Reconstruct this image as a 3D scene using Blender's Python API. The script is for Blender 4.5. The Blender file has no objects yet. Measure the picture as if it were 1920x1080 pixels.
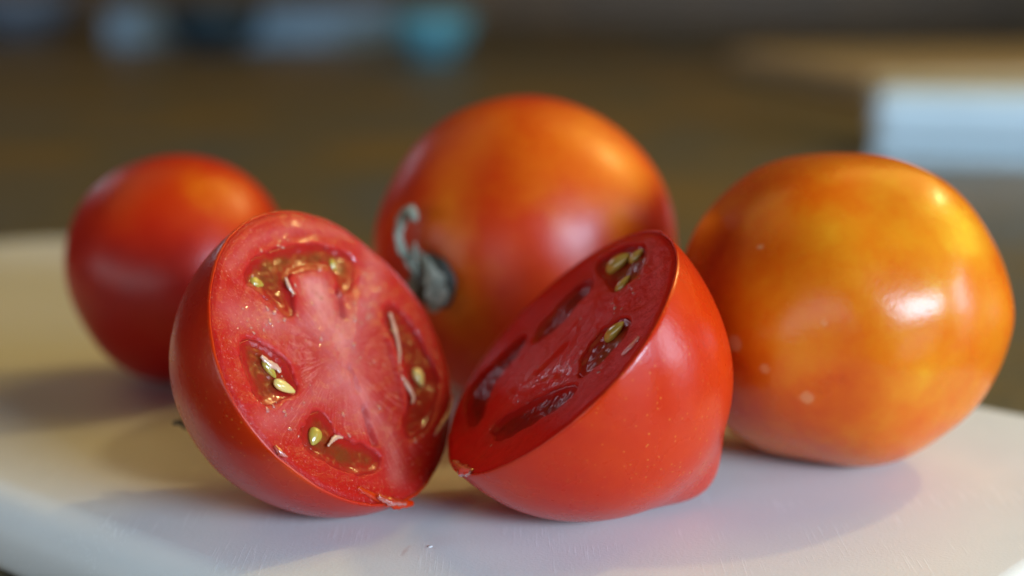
import bpy, math, random
import numpy as np
from mathutils import Vector, Matrix, noise

# ------------------------------------------------------------------ camera, world, lamps, exposure
SC = bpy.context.scene
COL = SC.collection
F = 3045.0                       # focal length in photo pixels (1920 wide)
PITCH = math.radians(12.0)
CAM = Vector((0.0, 0.0, 0.108))  # metres above the cutting board
RIGHT = Vector((1, 0, 0))
UP = Vector((0, math.sin(PITCH), math.cos(PITCH)))
FWD = Vector((0, math.cos(PITCH), -math.sin(PITCH)))

cd = bpy.data.cameras.new('camera')
cam = bpy.data.objects.new('camera', cd)
COL.objects.link(cam)
cam.location = CAM
cam.rotation_euler = (math.radians(90) - PITCH, 0, 0)
cd.sensor_width = 36.0
cd.lens = 36.0 * F / 1920.0
cd.clip_start = 0.01
cd.clip_end = 50.0
cd.dof.use_dof = True
cd.dof.focus_distance = 0.292
cd.dof.aperture_fstop = 5.6
cd.dof.aperture_blades = 9
SC.camera = cam

world = bpy.data.worlds.new('World')
SC.world = world
world.use_nodes = True
world.node_tree.nodes['Background'].inputs[0].default_value = (0.85, 0.90, 1.0, 1)
world.node_tree.nodes['Background'].inputs[1].default_value = 0.02


def lamp(name, pos, target, power, color, sx, sy):
    l = bpy.data.lights.new(name, 'AREA')
    l.shape = 'RECTANGLE'
    l.size, l.size_y = sx, sy
    l.energy = power
    l.color = color
    o = bpy.data.objects.new(name, l)
    COL.objects.link(o)
    o.location = pos
    d = Vector(target) - Vector(pos)
    o.rotation_euler = d.to_track_quat('-Z', 'Y').to_euler()
    return o


MID = Vector((0.02, 0.33, 0.03))
lamp('window_light', MID + Vector((0.80, -0.86, 0.30)), MID, 22.5, (0.52, 0.76, 1.0), 0.60, 0.28)
lamp('side_window_light', MID + Vector((1.15, -0.16, 0.22)), MID, 5.0, (0.62, 0.82, 1.0), 0.35, 0.45)
lamp('left_window_light', Vector((-1.15, 2.0, 0.60)), Vector((-0.02, 0.32, 0.03)), 0.9, (0.80, 0.82, 1.0), 0.36, 0.24)
lamp('front_fill_light', Vector((-1.5, -1.0, 0.08)), Vector((-0.05, 0.33, 0.02)), 15.0, (0.82, 0.93, 1.0), 3.2, 0.6)  # wide low fill, added to brighten the left skins and board edge
lamp('warm_fill_light', Vector((-1.0, 0.9, 1.4)), Vector((-0.1, 0.4, 0.02)), 3.0, (1.0, 0.68, 0.22), 1.4, 1.0)  # unseen warm fill, added for the dark cut face and left shadows
lamp('kitchen_lamp', MID + Vector((0.80, 0.64, 1.06)), MID, 6.8, (1.0, 0.68, 0.12), 1.0, 1.0)
lamp('kitchen_bulb', MID + Vector((0.92, 0.60, 0.92)), MID, 3.4, (1.0, 0.76, 0.30), 0.05, 0.05)

SC.view_settings.view_transform = 'Standard'
SC.view_settings.look = 'None'
SC.view_settings.exposure = 0.3
SC.view_settings.gamma = 1.0
SC.view_settings.use_curve_mapping = False
SC.render.engine = 'CYCLES'
SC.cycles.use_denoising = True
SC.cycles.max_bounces = 10
SC.cycles.caustics_reflective = False
SC.cycles.caustics_refractive = False
SC.cycles.sample_clamp_indirect = 6.0


# ------------------------------------------------------------------ helpers
def ray(px, py):
    return (FWD + RIGHT * ((px - 960) / F) + UP * ((540 - py) / F)).normalized()


def px_plane(px, py, p0, n):
    d = ray(px, py)
    return CAM + d * ((p0 - CAM).dot(n) / d.dot(n))


def px_sphere(px, py, c, r):
    d = ray(px, py)
    oc = CAM - c
    b = oc.dot(d)
    q = b * b - (oc.dot(oc) - r * r)
    return CAM + d * (-b - math.sqrt(max(q, 0.0)))


def sstep(a, b, x):
    t = max(0.0, min(1.0, (x - a) / (b - a)))
    return t * t * (3 - 2 * t)


def view_normal(c, nx, ny, nz):
    v = (CAM - c).normalized()
    e1 = UP.cross(v).normalized()
    e2 = v.cross(e1)
    return (e1 * nx + e2 * ny + v * nz).normalized()


def basis(a):
    h = Vector((0, 0, 1)) if abs(a.z) < 0.9 else Vector((0, 1, 0))
    u = h.cross(a).normalized()
    return u, a.cross(u).normalized()


def mesh_obj(name, verts, faces, mat, parent=None, smooth=True, attrs=None):
    me = bpy.data.meshes.new(name)
    off = Vector(parent.location) if parent else Vector((0, 0, 0))
    me.from_pydata([tuple(Vector(v) - off) for v in verts], [], faces)
    if smooth:
        me.polygons.foreach_set('use_smooth', [True] * len(me.polygons))
    for k, vals in (attrs or {}).items():
        a = me.attributes.new(k, 'FLOAT', 'POINT')
        a.data.foreach_set('value', [float(x) for x in vals])
    me.materials.append(mat)
    me.update()
    o = bpy.data.objects.new(name, me)
    COL.objects.link(o)
    if parent:
        o.parent = parent
    return o


def thing(name, loc, label, cat, group=None):
    o = bpy.data.objects.new(name, None)
    o.empty_display_size = 0.01
    COL.objects.link(o)
    o.location = loc
    o['label'] = label
    o['category'] = cat
    if group:
        o['group'] = group
    return o


def tag(o, label, cat, group=None):
    o['label'] = label
    o['category'] = cat
    if group:
        o['group'] = group
    return o


class NT:
    def __init__(self, name):
        self.m = bpy.data.materials.new(name)
        self.m.use_nodes = True
        self.t = self.m.node_tree
        self.bsdf = self.t.nodes['Principled BSDF']
        self.out = self.t.nodes['Material Output']

    def n(self, typ, **kw):
        nd = self.t.nodes.new(typ)
        for k, v in kw.items():
            if k.startswith('i_'):
                nd.inputs[k[2:].replace('_', ' ')].default_value = v
            else:
                setattr(nd, k, v)
        return nd

    def link(self, a, b):
        self.t.links.new(a, b)

    def set(self, **kw):
        for k, v in kw.items():
            self.bsdf.inputs[k.replace('_', ' ')].default_value = v

    def coord(self):
        return self.n('ShaderNodeTexCoord').outputs['Object']

    def noise(self, scale, detail=3, rough=0.55, vec=None):
        nd = self.n('ShaderNodeTexNoise')
        nd.inputs['Scale'].default_value = scale
        nd.inputs['Detail'].default_value = detail
        nd.inputs['Roughness'].default_value = rough
        self.link(vec if vec else self.coord(), nd.inputs['Vector'])
        return nd.outputs['Fac']

    def ramp(self, fac, stops, interp='LINEAR'):
        nd = self.n('ShaderNodeValToRGB')
        cr = nd.color_ramp
        cr.interpolation = interp
        while len(cr.elements) < len(stops):
            cr.elements.new(0.5)
        for e, (p, c) in zip(cr.elements, stops):
            e.position = p
            e.color = (c[0], c[1], c[2], 1) if not isinstance(c, (int, float)) else (c, c, c, 1)
        self.link(fac, nd.inputs['Fac'])
        return nd.outputs['Color']

    def math(self, op, a, b=None, clamp=False):
        nd = self.n('ShaderNodeMath', operation=op, use_clamp=clamp)
        for i, x in enumerate((a, b)):
            if x is None:
                continue
            if isinstance(x, (int, float)):
                nd.inputs[i].default_value = x
            else:
                self.link(x, nd.inputs[i])
        return nd.outputs[0]

    def mix(self, fac, a, b, blend='MIX'):
        nd = self.n('ShaderNodeMix', data_type='RGBA', blend_type=blend)
        for s, x in ((nd.inputs['Factor'], fac), (nd.inputs['A'], a), (nd.inputs['B'], b)):
            if isinstance(x, (int, float)):
                s.default_value = x
            elif isinstance(x, tuple):
                s.default_value = (x[0], x[1], x[2], 1)
            else:
                self.link(x, s)
        return nd.outputs['Result']

    def attr(self, name):
        return self.n('ShaderNodeAttribute', attribute_name=name).outputs['Fac']

    def bump(self, h, strength, dist, prev=None):
        nd = self.n('ShaderNodeBump')
        nd.inputs['Strength'].default_value = strength
        nd.inputs['Distance'].default_value = dist
        self.link(h, nd.inputs['Height'])
        if prev is not None:
            self.link(prev, nd.inputs['Normal'])
        return nd.outputs['Normal']


# ------------------------------------------------------------------ materials
def skin_material(name, stops, mottle=0.25, specks=0.0, rough=0.38, sss=0.25):
    t = NT(name)
    ripe_light = t.attr('ripe_light')
    n1 = t.noise(85, 4, 0.6)
    n2 = t.noise(320, 3, 0.6)
    a = t.math('MULTIPLY', t.math('SUBTRACT', n1, 0.5), mottle * 2)
    b = t.math('MULTIPLY', t.math('SUBTRACT', n2, 0.5), mottle * 1.3)
    f = t.math('ADD', t.math('ADD', ripe_light, a), b, True)
    col = t.ramp(f, stops)
    # small pale dots (lenticels) in the skin
    vo = t.n('ShaderNodeTexVoronoi')
    vo.inputs['Scale'].default_value = 780
    t.link(t.coord(), vo.inputs['Vector'])
    dot = t.ramp(vo.outputs['Distance'], [(0.0, 1.0), (0.13, 0.75), (0.2, 0.0), (1.0, 0.0)])
    rnd = t.n('ShaderNodeSeparateColor')
    t.link(vo.outputs['Color'], rnd.inputs[0])
    keep = t.math('GREATER_THAN', rnd.outputs[0], 0.35)
    dm = t.math('MULTIPLY', t.math('MULTIPLY', dot, keep), t.math('MULTIPLY', t.attr('speck'), specks), True)
    col = t.mix(dm, col, (0.78, 0.30, 0.05))
    col = t.mix(t.attr('mark'), col, (0.70, 0.36, 0.16))
    t.link(col, t.bsdf.inputs['Base Color'])
    t.set(Roughness=rough, IOR=1.42, Specular_IOR_Level=0.42, Subsurface_Weight=sss, Subsurface_Scale=0.004)
    t.bsdf.inputs['Subsurface Radius'].default_value = (1.0, 0.25, 0.08)
    t.set(Coat_Weight=0.05, Coat_Roughness=0.25)
    rn = t.noise(140, 3)
    t.link(t.math('ADD', t.math('MULTIPLY', rn, 0.12), rough - 0.06), t.bsdf.inputs['Roughness'])
    nb = t.bump(t.noise(900, 2), 0.12, 0.0004)
    nb = t.bump(t.noise(70, 2), 0.25, 0.0012, nb)
    t.link(nb, t.bsdf.inputs['Normal'])
    return t.m


RED = (0.32, 0.005, 0.001)
SCARLET = (0.46, 0.014, 0.001)
VERM = (0.53, 0.032, 0.001)
ORANGE = (0.64, 0.110, 0.002)
AMBER = (0.68, 0.20, 0.006)
YELLOW = (0.74, 0.37, 0.018)
RAMP = [(0.0, RED), (0.22, SCARLET), (0.42, VERM), (0.62, ORANGE), (0.82, AMBER), (1.0, YELLOW)]
M_skin_ripe = skin_material('ripe_tomato_skin', RAMP, 0.10, 0.35)
M_skin_cut = skin_material('cut_tomato_skin', RAMP, 0.11, 0.65, 0.28)
M_skin_orange = skin_material('orange_tomato_skin', RAMP, 0.13, 0.6, 0.26)


def flesh_material(name, wall, mid, pale, red, spec=0.5, wet0=0.05, wet1=0.7):
    t = NT(name)
    rad, loc, core = t.attr('rad'), t.attr('loc'), t.attr('pale')
    n1 = t.noise(420, 5, 0.65)
    n2 = t.noise(1900, 3, 0.6)
    base = t.mix(t.ramp(t.math('ADD', rad, t.math('MULTIPLY', t.math('SUBTRACT', n1, 0.5), 0.16)),
                        [(0.0, 0.0), (0.70, 0.0), (0.90, 1.0), (1.0, 1.0)]), mid, wall)
    base = t.mix(t.math('MULTIPLY', t.ramp(n1, [(0.42, 0.0), (0.66, 1.0)]), 0.5), base, red)
    # pale fibres running out from the core
    cx = t.n('ShaderNodeCombineXYZ')
    t.link(t.math('MULTIPLY', t.attr('ang'), 16.0), cx.inputs[0])
    t.link(t.math('MULTIPLY', rad, 3.0), cx.inputs[1])
    fib = t.noise(1.6, 4, 0.65, cx.outputs[0])
    fib = t.math('MULTIPLY', t.ramp(fib, [(0.52, 0.0), (0.66, 1.0)]), t.ramp(rad, [(0.05, 0.0), (0.2, 1.0), (0.7, 0.8), (0.9, 0.0)]))
    base = t.mix(t.math('MULTIPLY', fib, 0.5), base, pale)
    base = t.mix(t.math('MULTIPLY', core, t.ramp(n1, [(0.25, 0.55), (0.65, 1.0)])), base, pale)
    base = t.mix(t.ramp(n2, [(0.60, 0.0), (0.72, 0.55)]), base, pale)
    base = t.mix(t.math('MULTIPLY', t.attr('near'), t.ramp(n1, [(0.3, 0.45), (0.6, 1.0)])), base, (0.44, 0.015, 0.010))
    base = t.mix(t.math('MULTIPLY', loc, 0.92, True), base, (0.34, 0.012, 0.006))
    t.link(base, t.bsdf.inputs['Base Color'])
    t.set(Roughness=0.25, IOR=1.40, Specular_IOR_Level=spec, Subsurface_Weight=0.55, Subsurface_Scale=0.0045, Coat_Weight=0.8, Coat_Roughness=0.03)
    t.bsdf.inputs['Subsurface Radius'].default_value = (1.0, 0.22, 0.16)
    nb = t.bump(t.noise(1700, 3, 0.65), 0.5, 0.0003)
    nb = t.bump(t.noise(420, 3), 0.35, 0.0008, nb)
    t.link(nb, t.bsdf.inputs['Normal'])
    wet = t.ramp(t.noise(650, 3, 0.6), [(0.50, wet0), (0.58, wet1)])
    t.link(t.math('MULTIPLY', wet, t.attr('wet')), t.bsdf.inputs['Coat Weight'])
    cb = t.bump(t.noise(1200, 1, 0.5), 1.0, 0.00016)
    t.link(cb, t.bsdf.inputs['Coat Normal'])
    return t.m


M_flesh_a = flesh_material('pink_tomato_flesh', (0.40, 0.010, 0.006), (0.40, 0.017, 0.013), (0.64, 0.20, 0.17), (0.37, 0.010, 0.007), 0.20, 0.0, 1.0)
M_flesh_b = flesh_material('red_tomato_flesh', (0.58, 0.008, 0.004), (0.56, 0.010, 0.006), (0.58, 0.035, 0.022), (0.44, 0.007, 0.004), 0.1, 0.0, 0.9)  # redder base stands in for light glowing through the unlit face


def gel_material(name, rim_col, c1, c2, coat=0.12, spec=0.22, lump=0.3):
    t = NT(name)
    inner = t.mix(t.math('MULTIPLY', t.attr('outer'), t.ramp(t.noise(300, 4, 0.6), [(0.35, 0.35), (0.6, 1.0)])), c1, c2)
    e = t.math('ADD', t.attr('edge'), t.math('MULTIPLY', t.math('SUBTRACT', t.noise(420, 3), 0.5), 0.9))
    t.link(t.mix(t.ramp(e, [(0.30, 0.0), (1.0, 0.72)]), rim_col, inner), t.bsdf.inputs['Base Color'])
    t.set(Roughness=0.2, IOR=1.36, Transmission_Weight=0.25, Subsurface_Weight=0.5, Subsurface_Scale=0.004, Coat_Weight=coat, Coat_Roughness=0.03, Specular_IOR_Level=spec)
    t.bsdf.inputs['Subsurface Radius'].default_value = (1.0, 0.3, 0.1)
    nb = t.bump(t.noise(600, 2), lump, 0.0003)
    t.link(nb, t.bsdf.inputs['Normal'])
    t.link(t.bump(t.noise(900, 1), 0.7, 0.0002), t.bsdf.inputs['Coat Normal'])
    return t.m


M_gel_olive = gel_material('olive_seed_gel', (0.44, 0.015, 0.010), (0.34, 0.012, 0.007), (0.16, 0.055, 0.010))
M_gel_seed = gel_material('wet_seed_gel', (0.44, 0.010, 0.006), (0.26, 0.010, 0.005), (0.20, 0.060, 0.010), 0.03, 0.10, 0.1)
M_gel_red = gel_material('red_seed_gel', (0.44, 0.015, 0.010), (0.34, 0.012, 0.007), (0.24, 0.026, 0.009))
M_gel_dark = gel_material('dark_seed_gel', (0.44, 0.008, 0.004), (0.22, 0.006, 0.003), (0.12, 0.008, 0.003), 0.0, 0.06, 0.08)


def simple(name, color, rough=0.4, **kw):
    t = NT(name)
    n = t.noise(kw.pop('nscale', 300), 3)
    c2 = tuple(x * 0.7 for x in color)
    t.link(t.mix(n, color, c2), t.bsdf.inputs['Base Color'])
    t.set(Roughness=rough, **kw)
    return t.m


M_seed = simple('pale_seed', (0.78, 0.52, 0.16), 0.2, Subsurface_Weight=0.4, Subsurface_Scale=0.002, Coat_Weight=0.6, Coat_Roughness=0.05)
M_seed_green = simple('green_gold_seed', (0.50, 0.32, 0.045), 0.2, Subsurface_Weight=0.4, Subsurface_Scale=0.002, Coat_Weight=0.6, Coat_Roughness=0.05)
M_fibre = simple('pale_fibre', (0.68, 0.34, 0.22), 0.25, Coat_Weight=0.5, Coat_Roughness=0.08)


def juice_material(name, col, trans):
    t = NT(name)
    n = t.noise(500, 3)
    t.link(t.mix(n, col, tuple(x * 0.75 for x in col)), t.bsdf.inputs['Base Color'])
    t.set(Roughness=0.03, IOR=1.70, Transmission_Weight=trans, Subsurface_Weight=0.5, Subsurface_Scale=0.002, Coat_Weight=0.6, Coat_Roughness=0.02)
    return t.m


M_juice = juice_material('tomato_juice', (0.62, 0.07, 0.025), 0.35)
M_juice_clear = juice_material('thin_juice', (0.62, 0.14, 0.11), 0.0)
M_juice_film = simple('juice_film', (0.80, 0.72, 0.69), 0.22, nscale=700)


def dried_material():
    t = NT('dried_calyx')
    c = t.ramp(t.noise(260, 4, 0.7), [(0.3, (0.07, 0.08, 0.055)), (0.48, (0.20, 0.195, 0.14)), (0.68, (0.40, 0.375, 0.29))])
    t.link(c, t.bsdf.inputs['Base Color'])
    t.set(Roughness=0.75)
    t.link(t.bump(t.noise(700, 3), 0.8, 0.0008), t.bsdf.inputs['Normal'])
    return t.m


M_calyx = dried_material()
M_scar = simple('dark_stem_scar', (0.045, 0.035, 0.022), 0.7)
M_stub = simple('dark_dried_stalk', (0.07, 0.055, 0.03), 0.8)


def board_material():
    t = NT('white_plastic')
    co = t.coord()
    n = t.noise(30, 3)
    col = t.mix(n, (0.80, 0.79, 0.77), (0.72, 0.715, 0.70))
    # faint pink juice stains
    st = t.ramp(t.noise(24, 4, 0.6), [(0.58, 0.0), (0.75, 0.28)])
    col = t.mix(st, col, (0.74, 0.60, 0.56))
    h = None
    scr = None
    for ang, sc_, seed in ((0.9, 1.0, 0.0), (-0.5, 0.8, 3.0), (0.35, 1.2, 7.0)):
        mp = t.n('ShaderNodeMapping')
        mp.inputs['Rotation'].default_value = (0, 0, ang)
        mp.inputs['Location'].default_value = (seed, seed * 0.7, 0)
        mp.inputs['Scale'].default_value = (1.0, 0.035, 1.0)
        t.link(co, mp.inputs['Vector'])
        k = t.noise(1500 * sc_, 2, 0.5, mp.outputs['Vector'])
        k = t.ramp(k, [(0.61, 0.0), (0.67, 1.0)])
        scr = k if scr is None else t.math('MAXIMUM', scr, k)
    brk = t.ramp(t.noise(60, 3), [(0.50, 0.0), (0.64, 1.0)])
    scr = t.math('MULTIPLY', scr, brk)
    col = t.mix(t.math('MULTIPLY', scr, 0.6), col, (0.88, 0.88, 0.87))
    # thin streak of dried juice in front of the halves
    for (sx, sy, lx, ly, am) in ((-0.0194, 0.2785, 0.0011, 0.0065, 0.5), (-0.0150, 0.2800, 0.0035, 0.0006, 0.35)):
        m2 = t.n('ShaderNodeMapping', vector_type='TEXTURE')
        m2.inputs['Location'].default_value = (sx, sy, 0)
        m2.inputs['Rotation'].default_value = (0, 0, -0.2)
        m2.inputs['Scale'].default_value = (lx, ly, 1)
        t.link(co, m2.inputs['Vector'])
        ln = t.n('ShaderNodeVectorMath', operation='LENGTH')
        t.link(m2.outputs['Vector'], ln.inputs[0])
        q = t.math('ADD', ln.outputs['Value'], t.math('MULTIPLY', t.noise(900, 3), 0.9))
        col = t.mix(t.math('MULTIPLY', t.ramp(q, [(0.55, 1.0), (1.0, 0.0)]), am), col, (0.60, 0.42, 0.38))
    t.link(col, t.bsdf.inputs['Base Color'])
    t.set(Roughness=0.42, IOR=1.5, Subsurface_Weight=0.25, Subsurface_Scale=0.004)
    t.bsdf.inputs['Subsurface Radius'].default_value = (1, 0.9, 0.8)
    t.link(t.math('ADD', t.math('MULTIPLY', t.noise(160, 3), 0.2), 0.32), t.bsdf.inputs['Roughness'])
    nb = t.bump(t.noise(1400, 2), 0.12, 0.0003)
    nb = t.bump(scr, 0.12, 0.0002, nb)
    t.link(nb, t.bsdf.inputs['Normal'])
    return t.m


M_board = board_material()


def counter_material():
    t = NT('polished_granite')
    n1 = t.noise(7, 4, 0.6)
    n2 = t.noise(240, 4, 0.7)
    col = t.ramp(n1, [(0.38, (0.12, 0.115, 0.10)), (0.48, (0.15, 0.115, 0.055)), (0.60, (0.22, 0.135, 0.035))])
    col = t.mix(t.ramp(n2, [(0.42, 0.0), (0.6, 0.6)]), col, (0.05, 0.045, 0.03))
    col = t.mix(t.ramp(t.noise(420, 2), [(0.62, 0.0), (0.7, 0.5)]), col, (0.26, 0.22, 0.15))
    t.link(col, t.bsdf.inputs['Base Color'])
    t.set(Roughness=0.36, IOR=1.30)
    return t.m


M_counter = counter_material()


def wall_material():
    t = NT('brown_wood_panel')
    mp = t.n('ShaderNodeMapping')
    mp.inputs['Scale'].default_value = (1.0, 1.0, 0.15)
    t.link(t.coord(), mp.inputs['Vector'])
    col = t.ramp(t.noise(12, 5, 0.6, mp.outputs['Vector']), [(0.3, (0.09, 0.042, 0.008)), (0.7, (0.15, 0.072, 0.014))])
    t.link(col, t.bsdf.inputs['Base Color'])
    t.set(Roughness=0.5)
    return t.m


M_wall = wall_material()

# ------------------------------------------------------------------ setting: counter and wood panelling
ZC = -0.016


def box(name, x0, x1, y0, y1, z0, z1, mat, parent=None, bevel=0.003):
    import bmesh
    bm = bmesh.new()
    bmesh.ops.create_cube(bm, size=1.0)
    for v in bm.verts:
        v.co = Vector(((x0 + x1) / 2 + v.co.x * (x1 - x0), (y0 + y1) / 2 + v.co.y * (y1 - y0), (z0 + z1) / 2 + v.co.z * (z1 - z0)))
    if bevel:
        bmesh.ops.bevel(bm, geom=list(bm.edges), offset=bevel, segments=3, profile=0.5, affect='EDGES')
    me = bpy.data.meshes.new(name)
    bm.to_mesh(me)
    bm.free()
    me.materials.append(mat)
    o = bpy.data.objects.new(name, me)
    COL.objects.link(o)
    if parent:
        o.parent = parent
    return o


o = box('countertop', -1.3, 1.5, 0.02, 2.6, ZC - 0.04, ZC, M_counter, None, 0.004)
o['kind'] = 'structure'
o = box('wall', -1.3, 1.5, 2.61, 2.66, ZC - 0.04, ZC + 0.75, M_wall, None, 0)
o['kind'] = 'structure'

# ------------------------------------------------------------------ cutting board (rounded rectangle, long axis to the back left)
AU = Vector((-0.76, 0.65, 0)).normalized()
AN = Vector((0.65, 0.76, 0)).normalized()


def cutting_board():
    u0, u1, n0, n1, rc = 0.1005, 0.535, 0.166, 0.362, 0.045
    th, rb = 0.016, 0.0085
    out = []
    for cu, cn, a0 in ((u1 - rc, n1 - rc, 0), (u0 + rc, n1 - rc, 90), (u0 + rc, n0 + rc, 180), (u1 - rc, n0 + rc, 270)):
        for k in range(17):
            a = math.radians(a0 + 90 * k / 16)
            out.append((cu, cn, math.cos(a), math.sin(a)))
    rings = []
    for k in range(7):
        a = math.radians(90 * k / 6)
        rings.append((-rb * (1 - math.sin(a)), -rb * (1 - math.cos(a))))   # inset, z
    rings += [(0.0, -th + 0.003), (-0.0009, -th + 0.0009), (-0.003, -th)]
    V, Fc = [], []
    m = len(out)
    for ins, z in rings:
        for cu, cn, ca, sa in out:
            p = AU * (cu + (rc + ins) * ca) + AN * (cn + (rc + ins) * sa)
            V.append((p.x, p.y, z))
    for r in range(len(rings) - 1):
        for k in range(m):
            k2 = (k + 1) % m
            Fc.append((r * m + k, (r + 1) * m + k, (r + 1) * m + k2, r * m + k2))
    Fc.append(tuple(range(m)))
    Fc.append(tuple(reversed(range((len(rings) - 1) * m, len(rings) * m))))
    o = mesh_obj('cutting_board', V, Fc, M_board)
    o.data.polygons[len(Fc) - 2].use_smooth = False
    o.data.polygons[len(Fc) - 1].use_smooth = False
    return tag(o, 'white plastic cutting board with rounded corners under the tomatoes', 'cutting board')


cutting_board()


# ------------------------------------------------------------------ tomatoes
def rho(t, ph, p):
    """Radius of a tomato body at polar angle t from the blossom tip."""
    c = math.cos(t)
    r = 1.0 + p.get('e', 0) * c * c + p.get('taper', 0) * c * abs(c)
    r += p.get('nib', 0) * math.exp(-(t / p.get('nibw', 0.3)) ** 2)
    r -= p.get('dimple', 0) * math.exp(-((math.pi - t) / p.get('dimw', 0.4)) ** 2)
    r *= 1 + p.get('lobe', 0) * math.sin(t) ** 2 * math.cos(p.get('nl', 4) * ph + p.get('lp', 0))
    return r


def surface_point(c, R, axis, p, d):
    """Point of the body surface in direction d from its centre."""
    u, w = basis(axis)
    d = d.normalized()
    t = math.acos(max(-1, min(1, d.dot(axis))))
    ph = math.atan2(d.dot(w), d.dot(u))
    return c + d * (R * rho(t, ph, p) * (1 + wob(d, p)))


def wob(d, p):
    return p.get('wob', 0.012) * noise.noise(d * 1.6 + Vector((p.get('seed', 0) * 7.3, 1.7, 3.1)))


def body(c, R, axis, p, nt=110, nph=160):
    u, w = basis(axis)
    V = [c + axis * R * rho(0, 0, p) * (1 + wob(axis, p))]
    Fc = []
    for i in range(1, nt):
        t = math.pi * i / nt
        for j in range(nph):
            ph = 2 * math.pi * j / nph
            d = axis * math.cos(t) + (u * math.cos(ph) + w * math.sin(ph)) * math.sin(t)
            V.append(c + d * (R * rho(t, ph, p) * (1 + wob(d, p))))
    V.append(c - axis * R * rho(math.pi, 0, p) * (1 + wob(-axis, p)))
    for j in range(nph):
        Fc.append((0, 1 + j, 1 + (j + 1) % nph))
    for i in range(nt - 2):
        a, b = 1 + i * nph, 1 + (i + 1) * nph
        for j in range(nph):
            j2 = (j + 1) % nph
            Fc.append((a + j, b + j, b + j2, a + j2))
    L = len(V) - 1
    a = 1 + (nt - 2) * nph
    for j in range(nph):
        Fc.append((a + j, L, a + (j + 1) % nph))
    return V, Fc


def ripe_and_light(V, c, R, base, blobs, grad=None, seed=0, amp=0.1, speck=None, marks=()):
    """Skin colour stage at each vertex, some lamp glow and shade painted in; blobs are (pixel x, pixel y, pixel radius, amount)."""
    pts = []
    for (px, py, pr, am) in blobs:
        P = px_sphere(px, py, c, R)
        pts.append((P, pr * (P - CAM).length / F, am))
    sp = []
    for (px, py, pr, am) in (speck or []):
        P = px_sphere(px, py, c, R)
        sp.append((P, pr * (P - CAM).length / F, am))
    mk = []
    for (px, py, pr, am) in marks:
        P = px_sphere(px, py, c, R)
        P = min(V, key=lambda v: (v - P).length)
        mk.append((P, pr * (P - CAM).length / F, am))
    out, so = [], []
    for v in V:
        d = (v - c) / R
        r = base + amp * (noise.noise(d * 2.3 + Vector((seed * 3.1, 0, 0))) + 0.5 * noise.noise(d * 5.1 + Vector((0, seed * 2.7, 0))))
        if grad:
            r += grad[1] * d.dot(grad[0])
        for P, q, am in pts:
            r += am * math.exp(-((v - P).length / q) ** 2)
        out.append(r)
        s = 0.12
        for P, q, am in sp:
            s += am * math.exp(-((v - P).length / q) ** 2)
        so.append(s)
    return {'ripe_light': out, 'speck': so, 'mark': [sum(a * sstep(q, q * 0.75, (v - P).length) for P, q, a in mk) for v in V]}


def place(px, py, R, d):
    """Centre of a tomato resting on the board at ground distance d, seen at column px."""
    zc = d * math.cos(PITCH) + (CAM.z - R) * math.sin(PITCH)
    return Vector(((px - 960) / F * zc, d, R))


def whole_tomato(px, d, R, axis, p, base, blobs, mat, label, grad=None, amp=0.1, speck=None, marks=(), res=(110, 160)):
    c = place(px, 0, R, d)
    V, Fc = body(c, R, axis, p, *res)
    dz = min(v.z for v in V)
    V = [v - Vector((0, 0, dz - 0.0001)) for v in V]
    c = c - Vector((0, 0, dz))
    t = thing('tomato', (c.x, c.y, 0.0), label, 'tomato')
    at = ripe_and_light(V, c, R, base, blobs, grad, p.get('seed', 0), amp, speck, marks)
    mesh_obj('skin', V, Fc, mat, t, True, at)
    return t, c


# --- small red tomato at the back, left
T1, C1 = whole_tomato(338, 0.397, 0.0277, Vector((0.35, -0.35, -0.87)).normalized(),
                      dict(e=0.03, taper=0.03, lobe=0.008, seed=1, wob=0.03), 0.15,
                      [(400, 360, 110, 0.34), (480, 370, 80, 0.12), (200, 640, 150, -0.12), (330, 560, 120, -0.12), (230, 400, 40, 0.12)],  # lamp glow near the top and shade at lower left painted in
                      M_skin_ripe, 'small whole red tomato behind the half that shows its pink cut face',
                      (Vector((0.2, 0.2, 0.9)), 0.05))

# --- large tomato in the middle with a dried calyx
AX2 = -view_normal(Vector((0, 0.38, 0.036)), -0.72, -0.16, 0.68)
T2, C2 = whole_tomato(985, 0.381, 0.0363, AX2,
                      dict(e=-0.02, taper=0.0, lobe=0.008, nl=5, dimple=0.05, dimw=0.3, seed=2, wob=0.025), 0.42,
                      [(1090, 260, 140, 0.14), (1180, 330, 90, 0.12), (1160, 420, 45, 0.18), (850, 330, 70, 0.14), (830, 420, 60, 0.20), (1240, 430, 60, -0.14),  # upper right blobs paint the soft orange highlight of the lamp
                       (900, 330, 50, -0.08), (850, 590, 60, 0.25), (860, 500, 50, 0.16), (760, 330, 60, -0.10)],
                      M_skin_ripe, 'largest whole tomato, red and orange, with dried grey calyx on its side',
                      (Vector((0.3, 0.2, 0.8)), 0.05))

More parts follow.
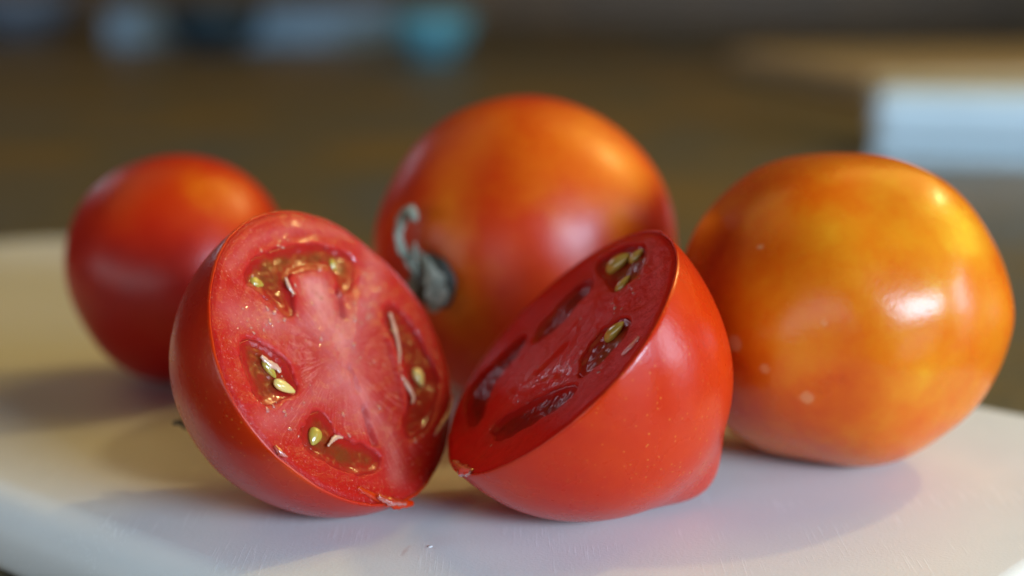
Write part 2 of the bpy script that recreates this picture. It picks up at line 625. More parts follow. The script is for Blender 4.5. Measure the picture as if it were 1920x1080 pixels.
# --- orange tomato on the right
C3g = Vector((0.0705, 0.333, 0.034))
AX3 = view_normal(C3g, 0.955, -0.05, 0.29)
T3, C3 = whole_tomato(1574, 0.333, 0.0327, AX3,
                      dict(e=0.065, taper=-0.025, nib=0.04, nibw=0.22, lobe=0.012, nl=4, lp=0.6, dimple=0.06, seed=3, wob=0.05), 0.65,
                      [(1800, 440, 80, 0.30), (1560, 430, 60, 0.16), (1680, 440, 45, 0.14), (1500, 660, 60, 0.10), (1730, 700, 50, 0.14), (1320, 480, 80, -0.16),  # upper right yellow is painted lamp glow; other patches are skin colour
                       (1380, 720, 100, -0.16), (1610, 760, 70, -0.06), (1700, 350, 90, 0.06), (1740, 560, 60, 0.12), (1640, 540, 50, 0.08)],
                      M_skin_orange, 'whole orange tomato with yellow patches and a small pointed tip', None, 0.09, None,
                      [(1388, 640, 17, 0.5), (1437, 687, 11, 0.35), (1515, 750, 15, 0.4), (1426, 462, 6, 0.8), (1546, 604, 7, 0.3)], (220, 320))


# ------------------------------------------------------------------ the two cut halves
def poly_sd(x, y, poly):
    """Signed distance to a polygon (negative inside)."""
    best, inside = 1e9, False
    n = len(poly)
    for i in range(n):
        x0, y0 = poly[i]
        x1, y1 = poly[(i + 1) % n]
        dx, dy = x1 - x0, y1 - y0
        q = max(0, min(1, ((x - x0) * dx + (y - y0) * dy) / (dx * dx + dy * dy + 1e-15)))
        ex, ey = x - x0 - q * dx, y - y0 - q * dy
        best = min(best, ex * ex + ey * ey)
        if (y0 > y) != (y1 > y) and x < (x1 - x0) * (y - y0) / (y1 - y0) + x0:
            inside = not inside
    s = math.sqrt(best)
    return -s if inside else s


def smooth_poly(poly, n=2):
    for _ in range(n):
        q = []
        for i in range(len(poly)):
            a, b = poly[i], poly[(i + 1) % len(poly)]
            q.append((a[0] * 0.75 + b[0] * 0.25, a[1] * 0.75 + b[1] * 0.25))
            q.append((a[0] * 0.25 + b[0] * 0.75, a[1] * 0.25 + b[1] * 0.75))
        poly = q
    return poly


def ellipsoid(c, ax, la, lb, lc, up, nu=10, nv=14):
    """Seed-like drop: long axis ax, flat along up."""
    w = up.cross(ax).normalized()
    V, Fc = [c + ax * la], []
    for i in range(1, nu):
        t = math.pi * i / nu
        for j in range(nv):
            ph = 2 * math.pi * j / nv
            k = math.sin(t) * (1 - 0.35 * math.cos(t))
            V.append(c + ax * (la * math.cos(t)) + w * (lb * k * math.cos(ph)) + up * (lc * k * math.sin(ph)))
    V.append(c - ax * la)
    for j in range(nv):
        Fc.append((0, 1 + j, 1 + (j + 1) % nv))
    for i in range(nu - 2):
        a, b = 1 + i * nv, 1 + (i + 1) * nv
        for j in range(nv):
            Fc.append((a + j, b + j, b + (j + 1) % nv, a + (j + 1) % nv))
    L = len(V) - 1
    a = 1 + (nu - 2) * nv
    for j in range(nv):
        Fc.append((a + j, L, a + (j + 1) % nv))
    return V, Fc


def sweep(path, wid, thk, hint, nseg=10):
    """Tapered strip of oval section along a path."""
    V, Fc = [], []
    n = len(path)
    for i, P in enumerate(path):
        T = (path[min(i + 1, n - 1)] - path[max(i - 1, 0)]).normalized()
        h = hint[i] if isinstance(hint, list) else hint
        w = T.cross(h).normalized()
        u = w.cross(T).normalized()
        for j in range(nseg):
            a = 2 * math.pi * j / nseg
            V.append(P + w * (wid[i] * math.cos(a)) + u * (thk[i] * math.sin(a)))
    for i in range(n - 1):
        for j in range(nseg):
            j2 = (j + 1) % nseg
            Fc.append((i * nseg + j, i * nseg + j2, (i + 1) * nseg + j2, (i + 1) * nseg + j))
    Fc.append(tuple(reversed(range(nseg))))
    Fc.append(tuple(range((n - 1) * nseg, n * nseg)))
    return V, Fc


def spline(pts, n):
    out = []
    m = len(pts)
    for k in range(n):
        s = k / (n - 1) * (m - 1)
        i = min(int(s), m - 2)
        f = s - i
        p0, p1, p2, p3 = pts[max(i - 1, 0)], pts[i], pts[i + 1], pts[min(i + 2, m - 1)]
        out.append(0.5 * ((2 * p1) + (p2 - p0) * f + (2 * p0 - 5 * p1 + 4 * p2 - p3) * f * f + (3 * p1 - p0 - 3 * p2 + p3) * f ** 3))
    return out


def lerp_list(vals, n):
    return [float(np.interp(k / (n - 1) * (len(vals) - 1), range(len(vals)), vals)) for k in range(n)]


def tomato_half(label, C, N, R, p, locules, pale, pale_lines, wet_zones, ridges, skin_mat, flesh_mat, base, blobs, speck, depth, seed):
    """C centre of the cut face, N its outward normal. Skin dome on the -N side."""
    axis = -N
    u, w = basis(axis)
    nph, nt = 200, 70

    def rim(ph):
        d = u * math.cos(ph) + w * math.sin(ph)
        k = 1 + 0.006 * noise.noise(d * 9 + Vector((seed, 0, 0))) + 0.003 * noise.noise(d * 30 + Vector((seed, 5, 0)))
        return R * rho(math.pi / 2, ph, p) * (1 + wob(d, p)) * k

    # ---- skin shell
    V, Fc = [], []
    for i in range(nt):
        t = math.pi / 2 * (1 - i / nt)
        for j in range(nph):
            ph = 2 * math.pi * j / nph
            d = axis * math.cos(t) + (u * math.cos(ph) + w * math.sin(ph)) * math.sin(t)
            r = R * rho(t, ph, p) * (1 + wob(d, p))
            if i == 0:
                r = rim(ph)
            V.append(C + d * r)
    tip = len(V)
    V.append(C + axis * R * rho(0, 0, p) * (1 + wob(axis, p)))
    for i in range(nt - 1):
        for j in range(nph):
            j2 = (j + 1) % nph
            Fc.append((i * nph + j, (i + 1) * nph + j, (i + 1) * nph + j2, i * nph + j2))
    for j in range(nph):
        Fc.append(((nt - 1) * nph + j, tip, (nt - 1) * nph + (j + 1) % nph))
    outer = len(V)
    # lip: the thickness of the skin at the cut
    for k, (s, dz) in enumerate(((0.994, 0.00022), (0.986, 0.0001), (0.975, -0.0006))):
        for j in range(nph):
            ph = 2 * math.pi * j / nph
            d = u * math.cos(ph) + w * math.sin(ph)
            V.append(C + d * rim(ph) * s + N * dz)
    prev = 0
    for k in range(3):
        cur = outer + k * nph
        for j in range(nph):
            j2 = (j + 1) % nph
            Fc.append((prev + j, prev + j2, cur + j2, cur + j))
        prev = cur
    # rest the half on the board
    dz = min(v.z for v in V) - 0.0001
    print('half shift', label[:24], dz)
    sh = Vector((0, 0, -dz))
    V = [v + sh for v in V]
    C = C + sh
    base_pt = min(V, key=lambda v: v.z)
    root = thing('tomato_half', (base_pt.x, base_pt.y, 0), label, 'tomato half', 'halves of the cut tomato')
    at = ripe_and_light(V, C, R, base, blobs, None, seed, 0.05, speck)
    mesh_obj('skin', V, Fc, skin_mat, root, True, at)

    # ---- flesh: cut face with sunken seed chambers
    def to2(P):
        q = P - C
        return (q.dot(u), q.dot(w))

    def at3(x, y, z=0.0):
        return C + u * x + w * y + N * z

    polys = [smooth_poly([to2(px_plane(a, b, C, N)) for a, b in L['px']]) for L in locules]
    pp = [(to2(px_plane(a, b, C, N)), r * R / 298.0, am) for a, b, r, am in pale]
    pl = [([to2(px_plane(a, b, C, N)) for a, b in L], wd * R / 298.0, am) for L, wd, am in pale_lines]
    wz = [(to2(px_plane(a, b, C, N)), r * R / 298.0) for a, b, r in wet_zones]
    rr = [([to2(px_plane(a, b, C, N)) for a, b in L], wd * R / 298.0, hh) for L, wd, hh in ridges]

    def seg_d(x, y, line):
        best = 1e9
        for (x0, y0), (x1, y1) in zip(line[:-1], line[1:]):
            dx, dy = x1 - x0, y1 - y0
            q = max(0, min(1, ((x - x0) * dx + (y - y0) * dy) / (dx * dx + dy * dy + 1e-15)))
            best = min(best, math.hypot(x - x0 - q * dx, y - y0 - q * dy))
        return best

    def height(x, y):
        sd = min(poly_sd(x, y, P) for P in polys)
        q = Vector((x, y, seed)) * 120
        sd += 0.0006 * noise.noise(q * 2.2) + 0.0004 * noise.noise(q * 6.0)
        loc = sstep(0.0006, -0.0014, sd)
        z = -depth * loc
        z += 0.00012 * sstep(0.004, 0.0005, sd) * (1 - loc)          # lip round each chamber
        z += 0.00030 * noise.noise(q) + 0.00016 * noise.noise(q * 4) + 0.00008 * noise.noise(q * 11)
        for line, wd, hh in rr:
            z += hh * math.exp(-(seg_d(x, y, line) / wd) ** 2)
        return z, loc, sstep(0.0032, 0.0, sd)

    nr = 110
    V, Fc, A, B, D, G, NR, WT = [at3(0, 0, height(0, 0)[0])], [], [0.0], [0.0], [0.0], [0.0], [0.0], [0.0]
    A[0] = 0.0
    for i in range(1, nr + 1):
        f = i / nr
        for j in range(nph):
            ph = 2 * math.pi * j / nph
            r = rim(ph) * 0.985 * f
            x, y = r * math.cos(ph), r * math.sin(ph)
            z, loc, near = height(x, y)
            NR.append(near)
            z *= sstep(1.0, 0.95, f)
            z += 0.0003 * sstep(0.80, 0.93, f) * sstep(1.0, 0.96, f)
            V.append(at3(x, y, z))
            A.append(f)
            B.append(loc)
            G.append(math.sin(ph) * 2 + math.cos(ph * 2 + 1)); D.append(min(1.0, sum(am * math.exp(-(((x - c[0]) ** 2 + (y - c[1]) ** 2) / (s * s))) for c, s, am in pp) + sum(am * math.exp(-(seg_d(x, y, L) / wd) ** 2) for L, wd, am in pl)))
            WT.append(min(1.0, sum(math.exp(-(((x - c[0]) ** 2 + (y - c[1]) ** 2) / (s * s))) for c, s in wz)))
    for j in range(nph):
        Fc.append((0, 1 + (j + 1) % nph, 1 + j))
    for i in range(nr - 1):
        a, b = 1 + i * nph, 1 + (i + 1) * nph
        for j in range(nph):
            j2 = (j + 1) % nph
            Fc.append((a + j, a + j2, b + j2, b + j))
    last = 1 + (nr - 1) * nph
    ni = 24
    for i in range(1, ni):
        t = math.pi / 2 * (1 - i / ni)
        for j in range(nph):
            ph = 2 * math.pi * j / nph
            d = axis * math.cos(t) + (u * math.cos(ph) + w * math.sin(ph)) * math.sin(t)
            V.append(C + d * (R * rho(t, ph, p) * (1 + wob(d, p)) * 0.972))
            A.append(1.0); B.append(0.0); D.append(0.0); G.append(0.0); NR.append(0.0); WT.append(0.0)
        a, b = last + (i - 1) * nph, last + i * nph
        for j in range(nph):
            j2 = (j + 1) % nph
            Fc.append((a + j, a + j2, b + j2, b + j))
    V.append(C + axis * R * rho(0, 0, p) * 0.965)
    A.append(1.0); B.append(0.0); D.append(0.0); G.append(0.0); NR.append(0.0); WT.append(0.0)
    a = last + (ni - 1) * nph
    for j in range(nph):
        Fc.append((a + j, a + (j + 1) % nph, len(V) - 1))
    flesh = mesh_obj('flesh', V, Fc, flesh_mat, root, True, {'rad': A, 'loc': B, 'pale': D, 'ang': G, 'near': NR, 'wet': WT})

    # ---- jelly in each chamber
    rng = random.Random(seed)
    for L, P in zip(locules, polys):
        cx = sum(q[0] for q in P) / len(P)
        cy = sum(q[1] for q in P) / len(P)
        # a grid clipped to the chamber
        xs = [q[0] for q in P]; ys = [q[1] for q in P]
        st = 0.00028
        nx = int((max(xs) - min(xs)) / st) + 3
        ny = int((max(ys) - min(ys)) / st) + 3
        idx, GV, GF, GE, GO = {}, [], [], [], []
        for iy in range(ny):
            for ix in range(nx):
                x, y = min(xs) - st + ix * st, min(ys) - st + iy * st
                sd = poly_sd(x, y, P)
                if sd < 0.0007:
                    q = Vector((x, y, seed + 3)) * 330
                    z = -L.get('fill', 0.0011) * 0.3 + 0.0004 * noise.noise(q * 0.7) + 0.00012 * noise.noise(q * 2.7)
                    z = z * sstep(0.0003, -0.0014, sd) - 0.00025
                    idx[ix, iy] = len(GV)
                    GV.append(at3(x, y, z))
                    GE.append(min(1.0, max(0.0, 0.12 - sd / 0.0026)))
                    GO.append(sstep(0.40, 0.66, math.hypot(x, y) / R))
        for (ix, iy), k in list(idx.items()):
            if (ix + 1, iy) in idx and (ix, iy + 1) in idx and (ix + 1, iy + 1) in idx:
                GF.append((k, idx[ix, iy + 1], idx[ix + 1, iy + 1], idx[ix + 1, iy]))
        # close it underneath so that the jelly is a body
        n0 = len(GV)
        GV += [v - N * 0.0016 for v in GV]
        GE += GE
        GO += GO
        edges = {}
        for f in GF:
            for a_, b_ in zip(f, f[1:] + f[:1]):
                edges[(a_, b_)] = True
        low = [tuple(n0 + k for k in reversed(f)) for f in GF]
        side = [(b_, a_, n0 + a_, n0 + b_) for (a_, b_) in edges if (b_, a_) not in edges]
        mesh_obj('seed_jelly', GV, GF + low + side, L['mat'], root, True, {'edge': GE, 'outer': GO})
        for (sx, sy, la, lb, ang, zz, sm) in L.get('seeds', []):
            x, y = to2(px_plane(sx, sy, C, N))
            tx = to2(px_plane(sx + math.cos(ang) * 20, sy + math.sin(ang) * 20, C, N))
            ax = (u * (tx[0] - x) + w * (tx[1] - y)).normalized()
            ax = (ax + N * rng.uniform(-0.15, 0.25)).normalized()
            up = (N - ax * N.dot(ax)).normalized()
            s = R / 298.0
            SV, SF = ellipsoid(at3(x, y, zz), ax, la * s, lb * s, lb * s * 0.6, up)
            mesh_obj('seed', SV, SF, sm, root)

    return root, C, N, u, w, at3, to2, height, rim


RH = 0.0303
CA = Vector((-0.0333, 0.2997, 0.0303))
NA = view_normal(CA, 0.653, 0.389, 0.649)
RB = 0.0296
CB = Vector((0.0089, 0.2970, 0.0305))
NB = view_normal(CB, -0.679, 0.632, 0.368)

SG, SP = M_seed_green, M_seed
loc_a = [
    dict(px=[(455, 528), (468, 492), (515, 466), (590, 458), (652, 474), (664, 500), (655, 548), (636, 545), (628, 505), (585, 500), (545, 512), (536, 535), (556, 580), (545, 598), (520, 575), (495, 548)],
         mat=M_gel_olive, fill=0.0009, seeds=[(487, 528, 17, 11, 0.3, -0.0008, SG), (628, 495, 13, 8, 1.2, -0.0006, SG)]),
    dict(px=[(448, 640), (470, 636), (500, 648), (530, 672), (552, 712), (558, 738), (530, 745), (505, 762), (482, 748), (464, 705)],
         mat=M_gel_olive, fill=0.0010, seeds=[(532, 726, 25, 11, 0.45, 0.0002, SP), (507, 690, 21, 10, 0.9, -0.0003, SG)]),
    dict(px=[(566, 820), (580, 782), (598, 768), (618, 792), (632, 822), (690, 835), (716, 862), (702, 888), (650, 884), (600, 858), (575, 842)],
         mat=M_gel_olive, fill=0.0010, seeds=[(591, 818, 18, 14, 1.8, -0.0002, SG)]),
    dict(px=[(716, 588), (736, 566), (764, 600), (788, 640), (816, 690), (818, 760), (798, 806), (772, 826), (752, 796), (768, 750), (764, 700), (744, 648)],
         mat=M_gel_red, fill=0.0009, seeds=[(787, 706, 20, 14, 1.2, -0.0003, SP)]),
]
ZA = [(540, 475, 40), (620, 480, 40), (670, 520, 45), (710, 560, 45), (740, 610, 40), (780, 660, 35), (600, 560, 40), (620, 640, 50), (660, 600, 50), (475, 700, 35), (505, 740, 30), (590, 830, 40),
      (775, 770, 40), (560, 430, 45), (480, 600, 30)]
lines_a = [([(592, 545), (620, 620), (650, 690), (668, 770)], 42, 0.36), ([(600, 600), (520, 605), (440, 590)], 30, 0.33), ([(640, 640), (685, 570), (700, 500), (690, 455)], 28, 0.35),
           ([(630, 710), (565, 765), (500, 790)], 26, 0.3), ([(680, 740), (728, 820), (742, 890)], 24, 0.35), ([(430, 500), (470, 455), (560, 425), (650, 440)], 14, 0.22)]
pale_a = [(592, 550, 30, 0.8), (575, 525, 30, 0.3), (640, 650, 80, 0.15)]
ridges_a = [([(545, 530), (600, 620), (655, 720)], 34, 0.0005), ([(672, 560), (660, 640)], 16, 0.0005),
            ([(684, 765), (702, 832)], 6, -0.0012), ([(655, 690), (668, 730)], 7, -0.0006), ([(636, 545), (642, 590)], 7, -0.0010), ([(730, 640), (765, 790)], 10, 0.0006)]
HA = tomato_half('cut tomato half standing with its wet pink cut face open beside the other half', CA, NA, RH,
                 dict(e=0.07, taper=0.0, lobe=0.008, nl=4, seed=4, wob=0.02, nib=-0.05, nibw=0.35), loc_a, pale_a, lines_a, ZA, ridges_a,
                 M_skin_cut, M_flesh_a, 0.20, [(560, 890, 60, 0.22), (420, 640, 60, 0.16), (480, 800, 60, 0.14), (350, 600, 60, -0.02)], [(430, 800, 120, 0.5)], 0.0032, 4)

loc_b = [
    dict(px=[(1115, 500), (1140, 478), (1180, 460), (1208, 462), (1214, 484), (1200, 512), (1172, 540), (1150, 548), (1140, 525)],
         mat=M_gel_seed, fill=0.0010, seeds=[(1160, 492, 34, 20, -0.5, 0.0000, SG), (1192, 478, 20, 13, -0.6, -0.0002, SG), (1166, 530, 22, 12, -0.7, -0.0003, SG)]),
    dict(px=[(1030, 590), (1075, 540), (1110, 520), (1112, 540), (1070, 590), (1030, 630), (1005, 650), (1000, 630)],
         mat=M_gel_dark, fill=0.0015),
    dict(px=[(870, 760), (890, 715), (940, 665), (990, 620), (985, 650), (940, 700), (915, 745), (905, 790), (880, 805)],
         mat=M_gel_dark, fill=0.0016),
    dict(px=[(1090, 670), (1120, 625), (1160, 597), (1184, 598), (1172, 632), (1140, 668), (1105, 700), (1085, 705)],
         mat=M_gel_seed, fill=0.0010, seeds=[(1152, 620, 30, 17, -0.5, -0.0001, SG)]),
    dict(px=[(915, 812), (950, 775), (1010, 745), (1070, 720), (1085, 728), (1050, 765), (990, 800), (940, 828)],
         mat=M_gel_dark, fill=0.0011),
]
pale_b = [(990, 720, 80, 0.4), (1030, 650, 90, 0.3), (1080, 590, 70, 0.25)]
ridges_b = [([(950, 735), (1030, 650), (1110, 575)], 50, 0.0007), ([(990, 735), (1040, 712)], 12, 0.0004), ([(1010, 700), (1060, 650)], 8, -0.0005)]
HB = tomato_half('cut tomato half lying on its pointed end with its dark red face turned up', CB, NB, RB,
                 dict(e=0.20, taper=0.0, lobe=0.010, nl=4, lp=1.0, seed=5, wob=0.02, nib=0.22, nibw=0.25), loc_b, pale_b, [], [(1000, 740, 60), (960, 770, 40), (1050, 700, 45), (1190, 530, 30)], ridges_b,
                 M_skin_cut, M_flesh_b, 0.28, [(1200, 900, 160, 0.06), (1330, 880, 60, 0.12), (1290, 560, 60, 0.10), (900, 860, 60, -0.05)],
                 [(1290, 840, 90, 1.2), (1230, 780, 140, 0.5)], 0.0034, 5)


# ------------------------------------------------------------------ juice, droplets, fibres, calyx
def toward(P, k):
    return P + (CAM - P).normalized() * k


def droplets(H, seed, n, zones, smin, smax, mat):
    root, C, N, u, w, at3, to2, height, rim = H
    rng = random.Random(seed)
    V, Fc = [], []
    k = 0
    while k < n:
        zx, zy, zr = rng.choice(zones)
        a, q = rng.uniform(0, 2 * math.pi), 2.0 * zr * math.sqrt(rng.random())
        x, y = to2(px_plane(zx + q * math.cos(a), zy + q * math.sin(a), C, N))
        if math.hypot(x, y) > 0.94 * RH:
            continue
        z, loc, near = height(x, y)
        if loc > 0.3:
            z = -0.0007
        r = smin + (smax - smin) * rng.random() ** 3
        th = rng.uniform(0, math.pi)
        ax = u * math.cos(th) + w * math.sin(th)
        EV, EF = ellipsoid(at3(x, y, z + r * 0.05), ax, r * rng.uniform(1.0, 1.7), r, r * 0.24, N, 10, 12)
        b = len(V)
        V += EV
        Fc += [tuple(b + i for i in f) for f in EF]
        k += 1
    o = mesh_obj('glint_droplets', V, Fc, mat, root)  # beads added to catch the bulb as glints
    o['kind'] = 'stuff'
    return o


droplets(HA, 11, 180, ZA, 0.00016, 0.00046, M_juice_clear)
droplets(HB, 12, 45, [(1000, 730, 60), (1040, 690, 50), (1160, 500, 40), (1140, 620, 40), (1020, 770, 50), (930, 740, 50), (1100, 560, 60)], 0.00012, 0.00036, M_juice_clear)


def on_face(H, pts, z=0.0004):
    root, C, N, u, w, at3, to2, height, rim = H
    return [px_plane(a, b, C, N) + N * z for a, b in pts]


def strand(H, name, pts, wid, thk, mat, z=0.0004, n=24):
    path = spline(on_face(H, pts, z), n)
    rng = random.Random(len(pts) * 7 + int(pts[0][0]))
    wl = [x * (0.75 + 0.5 * rng.random()) for x in lerp_list(wid, n)]
    tl = lerp_list(thk, n)
    V, Fc = sweep(path, wl, tl, H[2])
    return mesh_obj(name, V, Fc, mat, H[0])


strand(HA, 'fibre', [(728, 588), (738, 620), (746, 660), (745, 690)], [.0004, .0005, .0004, .0002], [.0003, .0003, .0003, .0001], M_fibre)
strand(HA, 'fibre', [(748, 705), (762, 725), (772, 745), (770, 758)], [.0003, .0006, .0005, .0002], [.0003, .0003, .0003, .0001], M_fibre)
strand(HA, 'fibre', [(533, 522), (540, 540), (552, 556)], [.0003, .0005, .0002], [.0002, .0003, .0001], M_fibre)
strand(HA, 'fibre', [(612, 838), (626, 822), (640, 822)], [.0002, .0005, .0002], [.0002, .0003, .0001], M_fibre)
strand(HA, 'fibre', [(488, 668), (503, 682), (518, 690), (524, 700)], [.0003, .0008, .0007, .0003], [.0003, .0004, .0003, .0002], M_fibre, 0.0002)
# torn strip of skin with juice at the lower edge of the open half
FLAP = strand(HA, 'skin_flap', [(668, 915), (705, 934), (742, 945), (772, 944)], [.0004, .0009, .0012, .0006], [.0003, .0005, .0007, .0004], M_skin_cut, 0.0002)
for nm, val in (('ripe_light', 0.30), ('speck', 0.0), ('mark', 0.0)):
    a_ = FLAP.data.attributes.new(nm, 'FLOAT', 'POINT')
    a_.data.foreach_set('value', [val] * len(FLAP.data.vertices))
strand(HA, 'juice_bead', [(700, 934), (722, 944), (752, 948)], [.0004, .0008, .0004], [.0004, .0007, .0004], M_juice, 0.0012)
strand(HA, 'juice_bead', [(846, 740), (840, 770), (826, 795), (812, 818)], [.0002, .0005, .0005, .0002], [.0002, .0004, .0004, .0002], M_juice_clear, 0.0004)
strand(HA, 'juice_bead', [(512, 838), (522, 850), (534, 858)], [.0003, .0006, .0003], [.0003, .0005, .0003], M_juice, 0.0005)
strand(HB, 'juice_bead', [(1168, 668), (1186, 652), (1200, 634)], [.0003, .0006, .0003], [.0003, .0005, .0003], M_juice_clear, 0.0003)
strand(HB, 'juice_bead', [(852, 868), (872, 884), (886, 886)], [.0006, .0012, .0006], [.0005, .0008, .0005], M_juice, 0.0002)

# dried stalk behind the open half
RA, CA2, NA2 = HA[0], HA[1], HA[2]
tipA = CA2 - NA2 * (RH * 1.0)
endA = CAM + ray(326, 794) * ((0.318 - CAM.y) / ray(326, 794).y)
path = spline([tipA, tipA * 0.5 + endA * 0.5 - NA2 * 0.004, endA * 0.9 + tipA * 0.1, endA], 20)
V, Fc = sweep(path, lerp_list([.0024, .0012, .0008, .0005], 20), lerp_list([.0024, .0008, .0006, .0004], 20), Vector((0, 0, 1)))
mesh_obj('dried_stalk', V, Fc, M_stub, RA)

# dried calyx on the large tomato
def on_t2(px, py, k):
    return toward(px_sphere(px, py, C2, 0.0360), k)


NS = (px_sphere(800, 530, C2, 0.036) - C2).normalized()
scar = []
PC = px_sphere(803, 530, C2, 0.0362)
e1, e2 = basis(NS)
V, Fc = [PC + NS * 0.0006], []
for i in range(1, 7):
    for j in range(32):
        a = 2 * math.pi * j / 32
        rr_ = 0.0068 * i / 6 * (1 + 0.16 * noise.noise(Vector((math.cos(a) * 2, math.sin(a) * 2, 4))))
        d = (PC + (e1 * math.cos(a) + e2 * math.sin(a)) * rr_ - C2).normalized()
        V.append(C2 + d * ((PC - C2).length + 0.0006 * (1 - (i / 6) ** 4) - (0.0012 if i == 6 else 0)))
for j in range(32):
    Fc.append((0, 1 + j, 1 + (j + 1) % 32))
for i in range(5):
    for j in range(32):
        Fc.append((1 + i * 32 + j, 1 + (i + 1) * 32 + j, 1 + (i + 1) * 32 + (j + 1) % 32, 1 + i * 32 + (j + 1) % 32))
cal = mesh_obj('calyx', V, Fc, M_scar, T2)


def sepal(pts, wid, thk, n=36, twist=0.0):
    path = spline([on_t2(*q) for q in pts], n)
    hint = []
    for i in range(n):
        v = (CAM - path[i]).normalized()
        T = (path[min(i + 1, n - 1)] - path[max(i - 1, 0)]).normalized()
        hint.append(Matrix.Rotation(twist * math.sin(5 * i / n), 3, T) @ v)
    rng = random.Random(int(pts[0][1]))
    wl = [x * (0.88 + 0.24 * rng.random()) for x in lerp_list(wid, n)]
    V, Fc = sweep(path, wl, lerp_list(thk, n), hint, 14)
    # crumple the surface
    V = [v + Vector((noise.noise(v * 900), noise.noise(v * 900 + Vector((9, 0, 0))), noise.noise(v * 900 + Vector((0, 9, 0))))) * 0.0004 for v in V]
    o = bpy.data.objects.new('sepal', bpy.data.meshes.new('sepal'))
    off = Vector(T2.location)
    o.data.from_pydata([tuple(v - off) for v in V], [], Fc)
    o.data.polygons.foreach_set('use_smooth', [True] * len(Fc))
    o.data.materials.append(M_calyx)
    COL.objects.link(o)
    o.parent = cal
    return o


sepal([(792, 520, .002), (774, 500, .004), (756, 470, .005), (748, 440, .006), (756, 408, .007), (770, 396, .007), (778, 412, .007)],
      [.0007, .0010, .0015, .0010, .0012, .0013, .0007], [.0004, .0006, .0007, .0007, .0010, .0011, .0006], twist=0.8)
sepal([(782, 470, .001), (800, 495, .003), (815, 530, .004), (818, 560, .004), (812, 585, .003)],
      [.0004, .0012, .0024, .0024, .0007], [.0003, .0005, .0007, .0006, .0003], twist=0.3)
sepal([(778, 455, .003), (776, 480, .004), (778, 510, .004), (786, 540, .003)], [.0003, .0007, .0008, .0005], [.0003, .0006, .0006, .0004], twist=0.9)
sepal([(790, 520, .002), (770, 540, .003), (748, 560, .003), (730, 575, .002)], [.0010, .0016, .0014, .0004], [.0005, .0006, .0006, .0003], twist=0.4)

# juice on the cutting board
def board_px(px, py, z=0.0):
    d = ray(px, py)
    return CAM + d * ((z - CAM.z) / d.z)


def puddle(px, py, rx, ry, h, mat, name, label, seed):
    c = board_px(px, py)
    V, Fc, n = [c + Vector((0, 0, h))], [], 36
    for i in range(1, 9):
        f = i / 8
        for j in range(n):
            a = 2 * math.pi * j / n
            k = 1 + 0.4 * noise.noise(Vector((math.cos(a) * 1.5, math.sin(a) * 1.5, seed)))
            V.append(c + Vector((rx * f * k * math.cos(a), ry * f * k * math.sin(a), h * (1 - f ** 3) - 0.00006 * (i == 8))))
    for j in range(n):
        Fc.append((0, 1 + j, 1 + (j + 1) % n))
    for i in range(7):
        for j in range(n):
            Fc.append((1 + i * n + j, 1 + (i + 1) * n + j, 1 + (i + 1) * n + (j + 1) % n, 1 + i * n + (j + 1) % n))
    return tag(mesh_obj(name, V, Fc, mat), label, 'juice')


puddle(806, 1025, 0.0005, 0.0005, 0.0002, M_juice_film, 'juice_drop', 'tiny clear drop of juice on the white cutting board', 2)


# ------------------------------------------------------------------ background things
def lathe(name, prof, loc, mat, parent=None, n=40):
    V, Fc = [], []
    for r, z in prof:
        for j in range(n):
            a = 2 * math.pi * j / n
            V.append(Vector((loc[0] + r * math.cos(a), loc[1] + r * math.sin(a), loc[2] + z)))
    for i in range(len(prof) - 1):
        for j in range(n):
            j2 = (j + 1) % n
            Fc.append((i * n + j, i * n + j2, (i + 1) * n + j2, (i + 1) * n + j))
    Fc.append(tuple(reversed(range(n))))
    Fc.append(tuple(range((len(prof) - 1) * n, len(prof) * n)))
    return mesh_obj(name, V, Fc, mat, parent)


def bowl(px, d, r, h, col, label):
    x = (px - 960) / F * (d * math.cos(PITCH) + 0.025)
    t = thing('bowl', (x, d, ZC), label, 'bowl')
    m1 = simple('bowl_glaze', col, 0.5, nscale=20)
    lathe('foot', [(r * 0.55, 0.0), (r * 0.58, 0.002), (r * 0.56, 0.0055)], (x, d, ZC), m1, t)
    lathe('body', [(r * 0.55, 0.006), (r * 0.80, h * 0.30), (r * 0.94, h * 0.6), (r, h), (r * 0.96, h + 0.001), (r * 0.90, h * 0.65), (r * 0.74, h * 0.36), (r * 0.4, h * 0.2)], (x, d, ZC), m1, t)
    return t


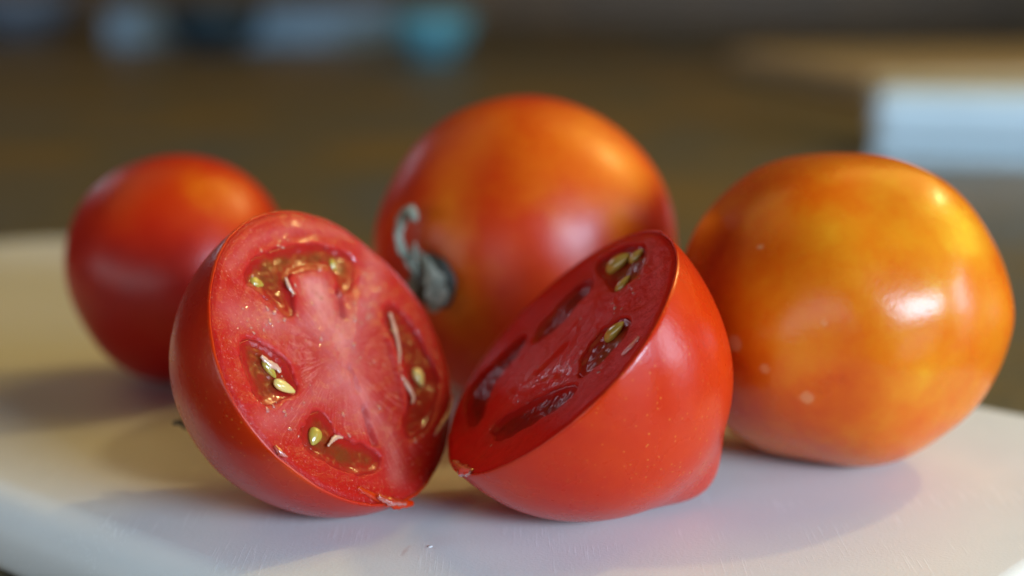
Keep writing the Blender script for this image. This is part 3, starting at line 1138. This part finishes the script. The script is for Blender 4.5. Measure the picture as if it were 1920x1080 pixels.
bowl(400, 1.94, 0.060, 0.050, (0.010, 0.035, 0.055), 'dark navy bowl standing in front of the slate blue tray')
bowl(812, 1.84, 0.046, 0.046, (0.12, 0.40, 0.52), 'bright cyan bowl standing apart on the dark counter')
bowl(40, 2.25, 0.075, 0.055, (0.16, 0.20, 0.27), 'grey blue bowl in the far corner of the counter')


def storage_tray():
    x, y = -0.325, 2.09
    t = thing('storage_tray', (x, y, ZC), 'long slate blue tray on the far counter behind the navy bowl', 'tray')
    m = simple('blue_plastic', (0.24, 0.38, 0.54), 0.4, nscale=6)
    box('floor_panel', -0.17, 0.17, -0.06, 0.06, 0.0, 0.006, m, t, 0.002)
    box('side_wall', -0.17, 0.17, -0.066, -0.0605, 0.0, 0.042, m, t, 0.002)
    box('side_wall', -0.17, 0.17, 0.0605, 0.066, 0.0, 0.042, m, t, 0.002)
    box('end_wall', -0.176, -0.1705, -0.066, 0.066, 0.0, 0.042, m, t, 0.002)
    box('end_wall', 0.1705, 0.176, -0.066, 0.066, 0.0, 0.042, m, t, 0.002)


storage_tray()


def dish():
    x, y = 0.312, 0.955
    t = thing('butter_dish', (x, y, ZC), 'white ceramic dish with lid on the dark counter behind the orange tomato', 'dish')
    m = simple('white_glaze', (0.66, 0.74, 0.77), 0.25, nscale=15)
    a = box('base', -0.0965, 0.0965, -0.0425, 0.0425, 0, 0.010, m, t, 0.002)
    t.rotation_euler = (0, 0, math.radians(-13))
    b = box('lid', -0.098, 0.098, -0.044, 0.044, 0.0105, 0.042, m, t, 0.009)
    return t


dish()


def wooden_board():
    t = NT('pale_beech')
    mp = t.n('ShaderNodeMapping')
    mp.inputs['Scale'].default_value = (1, 0.06, 1)
    t.link(t.coord(), mp.inputs['Vector'])
    t.link(t.ramp(t.noise(60, 4, 0.6, mp.outputs['Vector']), [(0.3, (0.36, 0.27, 0.17)), (0.7, (0.48, 0.37, 0.25))]), t.bsdf.inputs['Base Color'])
    t.set(Roughness=0.5)
    o = box('wooden_board', -0.26, 0.26, -0.17, 0.17, 0, 0.022, t.m, None, 0.006)
    o.location = (0.50, 1.49, ZC)
    o.rotation_euler = (0, 0, math.radians(12))
    tag(o, 'pale wooden board lying on the dark counter behind the white dish', 'wooden board')


wooden_board()
